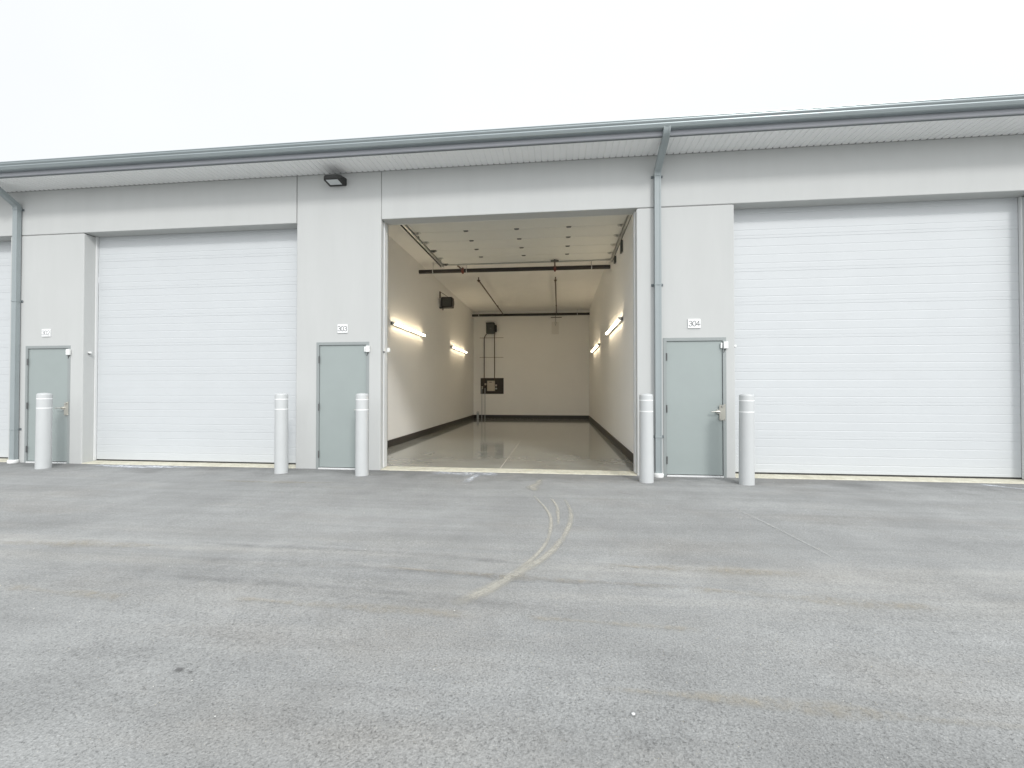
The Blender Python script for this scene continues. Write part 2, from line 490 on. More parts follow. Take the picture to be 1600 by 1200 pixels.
def ribbon(name, pts, widths, m):
    """a thin stain following pts on the ground"""
    P = [Vector((p[0], p[1], 0)) for p in pts]
    # resample with Catmull-Rom
    out, wo_ = [], []
    for i in range(len(P) - 1):
        p0 = P[max(i - 1, 0)]; p1 = P[i]; p2 = P[i + 1]; p3 = P[min(i + 2, len(P) - 1)]
        k = max(4, int((p2 - p1).length / 0.08))
        for j in range(k):
            u = j / k
            q = 0.5 * ((2 * p1) + (-p0 + p2) * u + (2 * p0 - 5 * p1 + 4 * p2 - p3) * u * u + (-p0 + 3 * p1 - 3 * p2 + p3) * u ** 3)
            out.append(q); wo_.append(widths[i] * (1 - u) + widths[i + 1] * u)
    out.append(P[-1]); wo_.append(widths[-1])
    bm = bmesh.new(); uvl = bm.loops.layers.uv.new('uv')
    rows = []
    for i, q in enumerate(out):
        d = (out[min(i + 1, len(out) - 1)] - out[max(i - 1, 0)]).normalized()
        wv = 1 + 0.35 * math.sin(i * 0.37 + len(pts)) + 0.2 * math.sin(i * 1.13)
        nrm = Vector((-d.y, d.x, 0)) * wo_[i] / 2
        off = nrm.normalized() * 0.012 * (math.sin(i * 0.21 + out[0].x) + 0.6 * math.sin(i * 0.083 + out[0].y))
        if m.name == 'chalky_scuff': nrm = nrm * 1.2
        if m.name in ('rusty_dirt_line', 'dark_tyre_line', 'whitish_splash'): nrm = nrm * wv * 1.7; q = q + off
        a, b = q + nrm, q - nrm
        rows.append((bm.verts.new((a.x, a.y, gz(a.x, a.y))), bm.verts.new((b.x, b.y, gz(b.x, b.y)))))
    n = len(rows) - 1
    for i in range(n):
        f = bm.faces.new((rows[i][0], rows[i][1], rows[i + 1][1], rows[i + 1][0]))
        for lp, uv in zip(f.loops, ((i / n, 1), (i / n, 0), ((i + 1) / n, 0), ((i + 1) / n, 1))): lp[uvl].uv = uv
    me = bpy.data.meshes.new(name); bm.normal_update(); bm.to_mesh(me); bm.free(); me.materials.append(m)
    for p in me.polygons:
        if p.normal.z < 0: me.flip_normals(); break
    o = bpy.data.objects.new(name, me); COL.objects.link(o); tag(o, kind='structure')
    return o
ribbon('pavement_scuff', [(0.064, -1.575), (0.131, -2.083), (0.127, -2.512), (0.061, -2.963), (-0.037, -3.34), (-0.138, -3.602), (-0.262, -3.809), (-0.373, -3.995), (-0.489, -4.186), (-0.592, -4.319), (-0.70, -4.45)],
       [0.04, 0.055, 0.065, 0.065, 0.08, 0.09, 0.11, 0.12, 0.13, 0.13, 0.13], M['scuff'])
ribbon('pavement_scuff', [(-0.36, -1.40), (-0.25, -1.78), (-0.164, -2.056), (-0.091, -2.436), (-0.084, -2.812), (-0.11, -3.173), (-0.179, -3.485), (-0.268, -3.729), (-0.352, -3.896)],
       [0.025, 0.035, 0.04, 0.045, 0.045, 0.045, 0.05, 0.06, 0.06], M['scuff'])
ribbon('pavement_scuff', [(-0.107, -1.594), (-0.024, -1.98), (-0.007, -2.322), (-0.007, -2.72)], [0.03, 0.045, 0.045, 0.025], M['scuff'])
ribbon('pavement_scuff', [(-0.28, -0.42), (-0.32, -0.80), (-0.38, -1.02), (-0.31, -1.27)], [0.07, 0.16, 0.20, 0.08], M['scuff'])
for xa, xb, y, w in ((-3.95, -2.9, -4.56, 0.07), (-2.2, -0.5, -4.55, 0.06), (-0.2, 0.85, -4.57, 0.045), (-7.0, -4.3, -4.5, 0.06)):
    ribbon('pavement_stain', [(xa, y + .02), ((xa + xb) / 2, y), (xb, y - .02)], [w, w, w], M['rustline'])
ribbon('pavement_stain', [(0.9, -4.05), (1.7, -4.09), (2.5, -4.11)], [0.07, 0.10, 0.06], M['rustline'])
ribbon('pavement_stain', [(0.3, -3.69), (1.1, -3.70), (1.9, -3.68)], [0.06, 0.10, 0.06], M['rustline'])
ribbon('pavement_stain', [(0.15, -5.15), (0.65, -5.16), (1.2, -5.165), (2.1, -5.15)], [0.03, 0.045, 0.06, 0.04], M['rustline'])
ribbon('pavement_stain', [(-5.4, -3.80), (-4.5, -3.74), (-3.5, -3.67)], [0.08, 0.10, 0.07], M['rustline'])
ribbon('pavement_stain', [(-1.4, -3.93), (-0.3, -3.99), (0.9, -4.0)], [0.05, 0.06, 0.05], M['rustline'])
ribbon('pavement_stain', [(-5.2, -1.15), (-4.3, -1.12), (-3.2, -1.10)], [0.08, 0.10, 0.07], M['rustline'])
ribbon('tyre_mark', [(-3.4, -3.57), (-1.8, -3.63), (-0.2, -3.70)], [0.05, 0.06, 0.05], M['tyreline'])
ribbon('tyre_mark', [(-3.2, -3.92), (-1.6, -3.96), (0.9, -4.02)], [0.08, 0.10, 0.07], M['tyreline'])
ribbon('tyre_mark', [(-3.2, -4.23), (-1.6, -4.31), (-0.1, -4.38)], [0.05, 0.07, 0.05], M['tyreline'])
ribbon('pavement_scratch', [(2.05, -1.9), (2.17, -2.5), (2.31, -3.47)], [0.02, 0.03, 0.02], M['paleline'])
ribbon('pavement_scratch', [(0.78, -1.20), (1.0, -1.33)], [0.03, 0.02], M['paleline'])
M['oil'] = smear('dark_oil_spot', (0.13, 0.13, 0.13), 0.75, 8, (0.1, 0.3))
ribbon('oil_spot', [(-1.915, -5.231), (-1.894, -5.233), (-1.872, -5.236)], [0.03, 0.04, 0.03], M['oil'])
ribbon('oil_spot', [(-1.834, -5.243), (-1.823, -5.244), (-1.812, -5.245)], [0.014, 0.02, 0.014], M['oil'])
ribbon('pavement_splash', [(-2.15, -0.10), (-1.6, -0.16), (-1.0, -0.12)], [0.16, 0.26, 0.16], M['whitewash'])
ribbon('pavement_splash', [(-1.30, -0.10), (-1.36, -0.40), (-1.42, -0.78)], [0.12, 0.16, 0.10], M['whitewash'])
ribbon('pavement_splash', [(6.2, -0.10), (6.6, -0.45), (7.1, -0.95)], [0.10, 0.12, 0.10], M['whitewash'])
ribbon('pavement_splash', [(-8.6, -0.12), (-7.6, -0.16), (-6.4, -0.14)], [0.18, 0.22, 0.18], M['whitewash'])

# ------------------------------------------------------------------ building
B = thing('storage_building', 'long pale grey storage building with white bay doors and an overhanging gutter', 'building', (0, 0, 0))
XL, XR, YB = -4.04, 1.405, 12.86            # unit 303 inside
ZC = 5.08                                   # ceiling
ZH = 4.395                                  # lintel underside
ZS = 5.25                                   # soffit
DB = -0.3                                   # how far down walls go
PIL = [(-16.5, -14.96, 'a'), (-10.631, -9.011, 'a'), (-4.685, -3.105, 'b'), (1.278, 2.811, 'a'), (7.14, 8.76, 'a')]
DOORS = {1: -9.765, 2: -3.805, 3: 2.185}     # personnel door centres
DW, DH = 0.98, 2.24
for i, (a, b, k) in enumerate(PIL):
    top = ZH - 0.012 if k == 'a' else ZS - 0.002
    if i in DOORS:
        c = DOORS[i]; l, r = c - DW / 2, c + DW / 2
        out = [(a, DB), (l, DB), (l, DH), (r, DH), (r, DB), (b, DB), (b, top), (a, top)]
    else:
        out = [(a, DB), (b, DB), (b, top), (a, top)]
    def cond(e, a=a, b=b, top=top, k=k):
        p, q = e.verts[0].co, e.verts[1].co
        if max(p.y, q.y) > 0.001 and not (abs(p.x - q.x) < 1e-6 and abs(p.z - q.z) < 1e-6): return False
        if abs(p.y) < 1e-6 and abs(q.y) < 1e-6:
            if abs(p.x - q.x) < 1e-6 and (abs(p.x - a) < 1e-6 or abs(p.x - b) < 1e-6): return True
            if k == 'a' and abs(p.z - top) < 1e-6 and abs(q.z - top) < 1e-6: return True
        if k == 'a' and abs(p.y - q.y) > 0.1 and abs(p.z - top) < 1e-6: return True
        return False
    MB().prism(out, 'y', 0.0, 0.25, 0.016, cond, 3).build('pillar', M['wall'], B)
# lintels over the bays
for a, b in ((-16.5, -4.695), (-3.093, 8.76)):
    m = MB()
    def cond(e):
        p, q = e.verts[0].co, e.verts[1].co
        return abs(p.y) < 1e-6 and abs(q.y) < 1e-6 and (abs(p.z - ZH) < 1e-6 and abs(q.z - ZH) < 1e-6)
    m.prism([(a, ZH), (b, ZH), (b, ZS - 0.002), (a, ZS - 0.002)], 'y', 0.0, 0.25, 0.012, cond, 3)
    m.build('lintel', M['wall'], B)
# joint filler behind the gaps
for x in (-4.69, -3.099): MB().box(x - 0.012, x + 0.012, 0.012, 0.25, ZH + 0.02, ZS - 0.01).build('joint_filler', M['joint'], B)
for a, b in ((-10.60, -9.04), (1.31, 2.78)): MB().box(a, b, 0.010, 0.24, ZH - 0.02, ZH + 0.008).build('joint_filler', M['joint'], B)

# soffit boards: V-grooved vinyl planks with perforated middle strips
m = MB()
x = -17.0
bm = m.bm
prof = []
while x < 9.2:
    prof += [(x, ZS), (x + 0.086, ZS), (x + 0.090, ZS + 0.011), (x + 0.098, ZS + 0.011)]
    x += 0.102
prof.append((x, ZS))
va = [bm.verts.new((p[0], -0.512, p[1])) for p in prof]
vb = [bm.verts.new((p[0], 0.0, p[1])) for p in prof]
for i in range(len(prof) - 1):
    bm.faces.new((va[i], va[i + 1], vb[i + 1], vb[i]))
m.box(-17.0, x, -0.512, 0.25, ZS + 0.012, ZS + 0.03)
m.build('soffit', M['soffit'], B)
# notched wall channel the plank ends sit in
m = MB(); x = -17.0; k = 0; pc = [(-17.0, -0.004)]
while x < 9.0:
    pc += [(x + 0.089, -0.004), (x + 0.087, -0.034), (x + 0.101, -0.034), (x + 0.101, -0.004)]
    x += 0.102; k += 1
pc += [(x, -0.004), (x, -0.001), (-17.0, -0.001)]
m.prism(pc, 'z', ZS - 0.004, ZS - 0.001)
m.build('soffit_channel', M['joint'], B)
# fascia and drip edge
MB().box(-17.0, 9.2, -0.535, -0.513, 5.262, 5.42, 0.002).build('fascia', M['fascia'], B)
MB().box(-17.0, 9.2, -0.542, -0.503, 5.243, 5.261, 0.003).build('drip_edge', M['drip'], B)
# gutter: stepped trough front
gp = [(-0.537, 5.445), (-0.537, 5.328), (-0.612, 5.326), (-0.628, 5.335), (-0.636, 5.352), (-0.641, 5.362), (-0.643, 5.368),
      (-0.648, 5.372), (-0.650, 5.380), (-0.650, 5.388), (-0.647, 5.392), (-0.649, 5.396), (-0.656, 5.404), (-0.662, 5.414), (-0.665, 5.424),
      (-0.665, 5.432), (-0.661, 5.436), (-0.664, 5.440), (-0.668, 5.447), (-0.667, 5.455), (-0.660, 5.458), (-0.652, 5.455), (-0.652, 5.445)]
MB().prism(gp, 'x', -17.0, 9.2).build('gutter', M['gutter'], B)
# roof
MB().prism([(-0.60, 5.425), (13.4, 6.05), (13.4, 5.85), (0.25, 5.28), (-0.512, 5.28), (-0.512, 5.425)], 'x', -17.0, 9.2).build('roof', M['roof'], B)
MB().box(-17.0, 9.2, 13.2, 13.4, DB, 5.8).build('rear_wall', M['wall'], B)
for x in (-16.9, 8.9):
    MB().box(x - 0.1, x + 0.1, 0.252, 13.198, DB, 5.3).build('end_wall', M['wall'], B)

# thresholds, one per bay
for a, b in ((-14.96, -10.631), (-9.011, -4.685), (-3.105, 1.278), (2.811, 7.14)):
    m = MB()
    n = 60
    front = [(a + (b - a) * i / n, -0.006 + 0.008 * math.sin(i * 1.7) * random.random()) for i in range(n + 1)]
    bt = [m.bm.verts.new((x, y, G - 0.10)) for x, y in front]
    ft = [m.bm.verts.new((x, y, G + 0.002)) for x, y in front]
    mt = [m.bm.verts.new((x, y + 0.03, 0.0)) for x, y in front]
    bk = [m.bm.verts.new((x, 0.275, 0.009)) for x, y in front]
    for r0, r1 in ((bt, ft), (ft, mt), (mt, bk)):
        for i in range(n): m.bm.faces.new((r0[i], r0[i + 1], r1[i + 1], r1[i]))
    o = m.build('threshold', M['threshold'], B)

# white jamb trims in every bay
for a, b in ((-14.96, -10.631), (-9.011, -4.685), (-3.105, 1.278), (2.811, 7.14)):
    ty = 0.115 if a == -3.105 else 0.205
    MB().box(a - 0.002, a + 0.018, ty, 0.252, 0.012, ZH - 0.001, 0.003).build('door_trim', M['trim_white'], B)
    MB().box(b - 0.018, b + 0.002, ty, 0.252, 0.012, ZH - 0.001, 0.003).build('door_trim', M['trim_white'], B)

# closed overhead doors
def overhead(a, b):
    d = bpy.data.objects.new('overhead_door', None); COL.objects.link(d); d.parent = B
    d['label'] = 'closed white ribbed overhead door'
    n = 8; h = (ZH + 0.06 - 0.035) / n
    for i in range(n):
        z0 = 0.035 + i * h
        fr = [(0.300, z0), (0.300, z0 + h - 0.001), (0.2548, z0 + h - 0.001), (0.252, z0 + h - 0.007)]
        # ribs: three shallow V grooves across the section, going down
        pts = []
        for k in (3, 2, 1):
            c = z0 + h * k / 4
            pts += [(0.252, c + 0.011), (0.2543, c + 0.003), (0.2543, c - 0.002), (0.252, c - 0.008)]
            if k == 2: pass
        # pair of fine pin lines close to the joint
        for c in (z0 + 0.050, ):
            pts += [(0.252, c + 0.004), (0.2545, c), (0.252, c - 0.004)]
        fr += pts + [(0.252, z0 + 0.007), (0.2548, z0)]
        MB().prism(fr, 'x', a + 0.02, b - 0.02).build('door_section', M['od_white'], d)
    MB().box(a + 0.02, b - 0.02, 0.262, 0.29, 0.008, 0.034).build('bottom_seal', M['rubber'], d)
    # slide-latch keeper on the jamb
    MB().box(a + 0.004, a + 0.060, 0.085, 0.115, 2.09, 2.125, 0.004).build('latch', M['whiteplastic'], d)
    MB().cyl((a + 0.022, 0.08, 2.085), (a + 0.022, 0.11, 2.085), 0.013).build('latch_pin', M['dullsteel'], d)
for a, b in ((-14.96, -10.631), (-9.011, -4.685), (2.811, 7.14)): overhead(a, b)

# personnel doors
def pdoor(c, lab, lines=True):
    l, r = c - DW / 2, c + DW / 2
    d = bpy.data.objects.new('personnel_door', None); COL.objects.link(d); d.parent = B
    d['label'] = lab
    fw = 0.050
    # frame as one notched outline
    MB().prism([(l, DB), (l + fw, DB), (l + fw, DH - fw), (r - fw, DH - fw), (r - fw, DB), (r, DB), (r, DH), (l, DH)], 'y', -0.008, 0.12, 0.003,
               lambda e: e.verts[0].co.y < 0 and e.verts[1].co.y < 0, 1).build('door_frame', M['frame'], d)
    MB().box(l + fw + 0.004, r - fw - 0.004, 0.012, 0.057, 0.022, DH - fw - 0.004, 0.002).build('door_leaf', M['door'], d)
    MB().box(l + fw - 0.002, r - fw + 0.002, 0.06, 0.12, 0.0, DH - fw + 0.002).build('door_stop', M['rubber'], d)
    MB().box(l + fw, r - fw, -0.022, 0.06, G - 0.01, 0.010, 0.003).build('door_sill', M['trim_white'], d)
    for z in (1.93, 1.085, 0.25):
        MB().cyl((l + fw + 0.003, -0.012, z - 0.062), (l + fw + 0.003, -0.012, z + 0.062), 0.0095).build('hinge', M['dullsteel'], d)
    x = r - fw
    m = MB()      # latch guard plate
    m.prism([(x - 0.062, 0.905), (x + 0.032, 0.905), (x + 0.032, 1.165), (x + 0.010, 1.165), (x + 0.010, 1.150), (x - 0.062, 1.150)], 'y', -0.014, -0.0095, 0.0)
    m.build('guard_plate', M['brass'], d)
    MB().cyl((x - 0.016, -0.030, 1.135), (x - 0.016, -0.0141, 1.135), 0.018).build('lock_cylinder', M['steel'], d)
    for sx in (-0.040, 0.018): MB().cyl((x + sx, -0.024, 0.925), (x + sx, -0.0141, 0.925), 0.009).build('plate_bolt', M['steel'], d)
    m = MB()
    m.cyl((x - 0.078, 0.012, 1.045), (x - 0.078, -0.018, 1.045), 0.036, 0.034, 24)
    m.cyl((x - 0.078, -0.018, 1.045), (x - 0.078, -0.060, 1.045), 0.017, 0.015)
    m.pipe([(x - 0.070, -0.060, 1.046), (x - 0.120, -0.063, 1.048), (x - 0.165, -0.058, 1.044), (x - 0.195, -0.050, 1.040)], 0.0105)
    m.build('handle', M['steel'], d)
    m = MB()
    m.box(x + 0.002, x + 0.070, -0.048, -0.0085, 2.055, 2.165, 0.007, 2)
    m.box(x - 0.036, x - 0.010, -0.020, 0.011, 2.062, 2.150, 0.004)
    m.build('door_contact', M['whiteplastic'], d)
    m = MB()
    m.pipe([(x + 0.034, -0.02, 2.06), (x + 0.020, -0.014, 2.02), (x + 0.010, -0.010, 1.99)], 0.005)
    m.build('contact_wire', M['dullsteel'], d)
pdoor(DOORS[1], 'grey steel door under the number 302')
pdoor(DOORS[2], 'grey steel door under the number 303')
pdoor(DOORS[3], 'grey steel door under the number 304')

# downspouts
def downspout(x):
    w, t_ = 0.050, 0.036
    def sec():
        # slightly fluted rectangular pipe; (along x, across)
        s = []
        for u in (-1, -0.55, -0.45, 0.45, 0.55, 1): s.append((u * w, t_ - (0.004 if abs(u) == 0.45 else 0)))
        for u in (1, 0.55, 0.45, -0.45, -0.55, -1): s.append((u * w, -t_ + (0.004 if abs(u) == 0.45 else 0)))
        return s
    y = -0.052
    xt = x + 0.02
    d = MB().sweep([(x, y, 0.045), (x, y, 4.90)], sec()).build('downspout', M['downspout'], B)
    MB().sweep([(x, y, 4.86), (x, y, 4.915), (x, y - 0.010, 4.945), (x, y - 0.035, 4.972), (xt, -0.500, 5.232), (xt, -0.545, 5.262), (xt, -0.575, 5.290), (xt, -0.592, 5.325), (xt, -0.598, 5.36)],
               [(a * 1.04, b * 1.04) for a, b in sec()], smooth=True).build('elbow', M['downspout'], d)
    for z in (4.885, 3.105, 0.632):
        m = MB()
        m.box(x - w - 0.005, x + w + 0.005, y - t_ - 0.005, y + t_ + 0.015, z - 0.013, z + 0.013, 0.002)
        m.build('strap', M['downspout'], d)
        for sx in (-1, 1):
            xa, xb = sorted((x + sx * (w + 0.006), x + sx * (w + 0.044)))
            MB().box(xa, xb, -0.016, -0.001, z - 0.021, z + 0.021, 0.005).build('strap_ear', M['strap'], d)
    MB().lathe([(0.070, G - 0.02), (0.078, G + 0.012), (0.080, 0.035), (0.072, 0.050), (0.050, 0.052)], 24, (x, y - 0.01)).build('drain_boot', M['boot'], d)
downspout(1.603)
downspout(-10.42)

# unit 303 inside
MB().box(XL - 0.15, XL, 0.252, YB + 0.15, 0.0, ZC + 0.1).build('interior_wall', M['inwall'], B)
MB().box(XR, XR + 0.15, 0.252, YB + 0.15, 0.0, ZC + 0.1).build('interior_wall', M['inwall'], B)
MB().box(XL + 0.001, XR - 0.001, YB, YB + 0.15, 0.0, ZC + 0.1).build('interior_wall', M['inwall'], B)
MB().box(XL + 0.001, XR - 0.001, 0.252, YB - 0.001, ZC, ZC + 0.1).build('ceiling', M['inceil'], B)
m = MB(); m.box(XL + 0.001, XR - 0.001, 0.272, YB - 0.001, -0.2, 0.010)
m.build('floor_slab', M['floor'], B)
m = MB()
# saw-cut control joint running back, slightly off centre
m.box(-1.03, -1.022, 0.275, 9.4, 0.008, 0.0115)
m.build('floor_joint', mat('dusty_saw_cut', (0.50, 0.48, 0.42), 0.9), B)
# front wall return and header inside
MB().box(XL + 0.001, -3.16, 0.252, 0.30, 0.0, ZC - 0.002).build('interior_wall', M['inwall'], B)
MB().box(-3.159, XR - 0.001, 0.252, 0.30, 4.60, ZC - 0.002).build('interior_wall', M['inwall'], B)
ch = 0.185
for a in ((XL + 0.001, XL + 0.026, 0.301, YB - 0.002), (XR - 0.026, XR - 0.001, 0.301, YB - 0.002), (XL + 0.027, XR - 0.027, YB - 0.026, YB - 0.001)):
    MB().box(a[0], a[1], a[2], a[3], 0.011, ch, 0.006, 2).build('curb', M['curb'], B)

# the raised overhead door of unit 303
ZD = 4.805
od = bpy.data.objects.new('overhead_door', None); COL.objects.link(od); od.parent = B
od['label'] = 'white overhead door raised flat under the ceiling'
M['od_back'] = mat('white_door_backing', (0.66, 0.67, 0.64), 0.5, var=0.02)
sl = 0.604
for i in range(6):
    y0 = 0.575 + i * sl
    MB().box(-3.10, 1.345, y0 + 0.003, y0 + sl - 0.003, ZD, ZD + 0.045, 0.006).build('door_section', M['od_back'], od)
MB().prism([(0.305, 4.43), (0.345, 4.42), (0.565, 4.80), (0.53, 4.82)], 'x', -3.10, 1.345).build('door_section', M['od_back'], od)
for yy in (1.783, 2.387, 2.991, 3.595):
    for xx in (-1.98, -0.883, 0.214):
        m = MB(); m.box(xx - 0.052, xx + 0.052, yy - 0.030, yy + 0.030, ZD - 0.006, ZD - 0.001, 0.002)
        m.cyl((xx - 0.04, yy, ZD - 0.012), (xx + 0.04, yy, ZD - 0.012), 0.010, n=8)
        m.build('hinge', M['dullsteel'], od)
for side, xx in ((-1, -3.150), (1, 1.378)):
    m = MB()      # C track: vertical, curve, horizontal
    path = [(xx, 0.335, 0.05), (xx, 0.335, 4.38)]
    for k in range(1, 7):
        a = k / 6 * math.pi / 2
        path.append((xx, 0.335 + 0.38 * (1 - math.cos(a)), 4.38 + 0.38 * math.sin(a) + 0.02 * k / 6))
    path.append((xx, 4.24, ZD - 0.018))
    s_ = side
    secp = [(-0.025 * s_, -0.03), (-0.025 * s_, 0.03), (0.022 * s_, 0.03), (0.022 * s_, 0.022), (-0.015 * s_, 0.022), (-0.015 * s_, -0.022), (0.022 * s_, -0.022), (0.022 * s_, -0.03)]
    m.sweep(path, secp)
    m.build('track', M['galv'], od)
    m = MB()      # dark angle iron stiffening the track, with hanger to the ceiling
    xo = xx + side * (0.048 if side < 0 else 0.017)
    m.box(min(xo, xo + side * 0.008), max(xo, xo + side * 0.008), 0.85, 4.22, ZD - 0.065, ZD + 0.005)
    for yy in (2.3, 4.15):
        m.box(xo - 0.012, xo + 0.012, yy - 0.015, yy + 0.015, ZD - 0.05, ZC)
    m.build('track_angle', M['steeldark'], od)
    for yy in (1.18, 1.783, 2.387, 2.991, 3.595, 4.13):
        m = MB()
        m.box(xx - side * 0.17, xx - side * 0.03, yy - 0.045, yy + 0.045, ZD - 0.008, ZD - 0.002, 0.002)
        m.cyl((xx - side * 0.15, yy, ZD - 0.030), (xx + side * 0.01, yy, ZD - 0.030), 0.008, n=8)
        m.box(xx - side * 0.10 - 0.02, xx - side * 0.10 + 0.02, yy - 0.02, yy + 0.02, ZD - 0.045, ZD - 0.004, 0.003)
        m.cyl((xx - side * 0.018, yy, ZD - 0.030), (xx + side * 0.010, yy, ZD - 0.030), 0.024, n=14)
        m.build('roller_bracket', M['galv'] if random.random() < .6 else M['dullsteel'], od)
m = MB()
m.box(-3.10, 1.345, 4.15, 4.19, ZD - 0.030, ZD - 0.003, 0.002)
m.build('strut', M['galv'], od)
MB().box(1.36, 1.398, 2.33, 2.50, 4.42, 4.68, 0.006).build('spring_bracket', M['steeldark'], od)
MB().box(1.35, 1.398, 3.40, 3.55, 4.50, 4.66, 0.006).build('spring_bracket', M['steeldark'], od)
# the small sensor on the jamb
MB().box(-3.10, -3.055, 0.255, 0.33, 2.075, 2.155, 0.006).build('door_sensor', M['whiteplastic'], od)
MB().cyl((-3.088, 0.09, 2.065), (-3.088, 0.118, 2.065), 0.013).build('latch_pin', M['dullsteel'], od)

# ------------------------------------------------------------------ bollards
def bollard_parts(root):
    Z0 = G - 0.03
    prof = [(0.106, Z0), (0.106, 0.0), (0.104, 0.4), (0.102, 1.040)]
    prof += [(0.1015, 1.040), (0.1015, 1.300)]
    for k in range(1, 9):
        a = k / 8 * math.pi / 2
        prof.append((0.1015 - 0.030 * (1 - math.cos(a)), 1.300 + 0.030 * math.sin(a)))
    prof += [(0.04, 1.338), (0.01, 1.340)]
    s = MB().lathe(prof, 48).build('sleeve', M['bollard'], None)
    s.parent = root
    for z in (1.058, 1.226):
        b = MB().lathe([(0.1010, z), (0.1026, z + 0.0005), (0.1026, z + 0.0175), (0.1010, z + 0.018)], 48).build('tape_band', M['tape'], None)
        b.parent = root
first = None
BOL = [(-9.208, -0.46, 0.4, 'pale grey bollard in front of the grey door 302'),
       (-4.664, -0.42, -0.2, 'pale grey bollard at the right end of the closed bay, left of door 303'),
       (-3.225, -0.45, 0.0, 'pale grey bollard overlapping the right edge of door 303'),
       (1.331, -0.47, 0.1, 'pale grey bollard between the open bay and the grey downspout'),
       (2.778, -0.48, -0.3, 'pale grey bollard between door 304 and the wide closed bay door'),
       (-10.75, -0.46, 0.3, 'pale grey bollard left of the grey door 302')]
for i, (x, y, lean, lab) in enumerate(BOL[:5]):
    if first is None:
        first = thing('bollard', lab, 'bollard', (x, y, 0), 'bollards guarding the corners of the bays')
        bollard_parts(first)
        o = first
    else:
        o = first.copy(); COL.objects.link(o)
        o.location = (x, y, 0); o['label'] = lab
        for chd in list(first.children):
            q = chd.copy(); COL.objects.link(q); q.parent = o
    o.rotation_euler = (R(lean * 0.5), R(lean), R(40 * i))

# ------------------------------------------------------------------ number signs
def arc(cx, cz, rx, rz, a0, a1, n=14):
    return [(cx + rx * math.cos(R(a0 + (a1 - a0) * i / n)), cz + rz * math.sin(R(a0 + (a1 - a0) * i / n))) for i in range(n + 1)]
DIG = {
    '0': [arc(0, 0.5, 0.30, 0.5, 0, 360, 36)],
    '2': [arc(0, 0.70, 0.29, 0.30, 165, -35, 18) + [(-0.30, 0.0), (0.32, 0.0)]],
    '3': [arc(-0.02, 0.755, 0.27, 0.245, 150, -90, 16)[:] + arc(-0.02, 0.265, 0.30, 0.265, 90, -155, 18)],
    '4': [[(0.16, 0.0), (0.16, 1.0), (-0.33, 0.30), (0.36, 0.30)]],
}
def stroke(m, pts, x0, z0, s, w, y):
    pts = [Vector((x0 + p[0] * s, 0, z0 + p[1] * s)) for p in pts]
    closed = (pts[0] - pts[-1]).length < 1e-5
    for i, (a, b) in enumerate(zip(pts, pts[1:])):
        d = (b - a)
        if d.length < 1e-6: continue
        d.normalize(); n = Vector((-d.z, 0, d.x)) * w / 2; e = d * w * 0.28
        yy = y - 0.00001 * (i % 7)
        q = [a - e + n, b + e + n, b + e - n, a - e - n]
        top = [m.bm.verts.new((v.x, yy - 0.002, v.z)) for v in q]
        bot = [m.bm.verts.new((v.x, y + 0.0005, v.z)) for v in q]
        m.bm.faces.new(top)
        for k in range(4): m.bm.faces.new((top[k], bot[k], bot[(k + 1) % 4], top[(k + 1) % 4]))
def sign(txt, cx, cz, dm, w, h):
    t = thing('number_sign', 'white number plate reading %s above its grey door' % txt, 'sign', (cx, 0, cz), 'unit number plates')
    MB().box(cx - w / 2, cx + w / 2, -0.016, -0.001, cz - h / 2, cz + h / 2, 0.002).build('plate', M['sign'], t)
    m = MB(); s = 0.082
    for k, chx in enumerate(txt):
        for st in DIG[chx]: stroke(m, st, cx + (k - 1) * 0.058, cz - s / 2, s, 0.0085, -0.017)
    m.build('lettering', dm, t)
sign('302', -9.80, 2.487, M['digit_pale'], 0.185, 0.145)
sign('303', -3.805, 2.475, M['digit'], 0.185, 0.150)
sign('304', 2.182, 2.466, M['digit'], 0.195, 0.150)

# ------------------------------------------------------------------ wall pack light above 303
t = thing('wall_light', 'dark bronze wall pack light under the eave above door 303', 'light', (-3.9, 0, 5.07))
m = MB()
# body: chamfered slab, thicker at the wall
def wedge(m, x0, x1, zt, zb, y0, y1, ch, zt1, zb1):
    o = [(x0, y0), (x0, y1 + ch), (x0 + ch, y1), (x1 - ch, y1), (x1, y1 + ch), (x1, y0)]
    lo = [m.bm.verts.new((p[0], p[1], zb + (zb1 - zb) * (y0 - p[1]) / (y0 - y1))) for p in o]
    hi = [m.bm.verts.new((p[0], p[1], zt + (zt1 - zt) * (y0 - p[1]) / (y0 - y1))) for p in o]
    m.bm.faces.new(lo[::-1]); m.bm.faces.new(hi)
    for i in range(6): m.bm.faces.new((lo[i], lo[(i + 1) % 6], hi[(i + 1) % 6], hi[i]))
wedge(m, -4.062, -3.742, 5.150, 5.020, -0.001, -0.255, 0.05, 5.105, 5.040)
bmesh.ops.bevel(m.bm, geom=list(m.bm.edges), offset=0.006, segments=2, affect='EDGES')
m.build('housing', M['bronze'], t)
m = MB()
x0, x1, ya, yb = -4.015, -3.800, -0.060, -0.215
zz = lambda y: 5.020 + 0.020 * (-y / 0.255) - 0.004
v = [m.bm.verts.new(p) for p in ((x0, ya, zz(ya)), (x1, ya, zz(ya)), (x1, yb, zz(yb)), (x0, yb, zz(yb)))]
v2 = [m.bm.verts.new((p.co.x, p.co.y, p.co.z + 0.006)) for p in v]
m.bm.faces.new(v)
for i in range(4): m.bm.faces.new((v[i], v[(i + 1) % 4], v2[(i + 1) % 4], v2[i]))
m.build('lens', M['lens'], t)

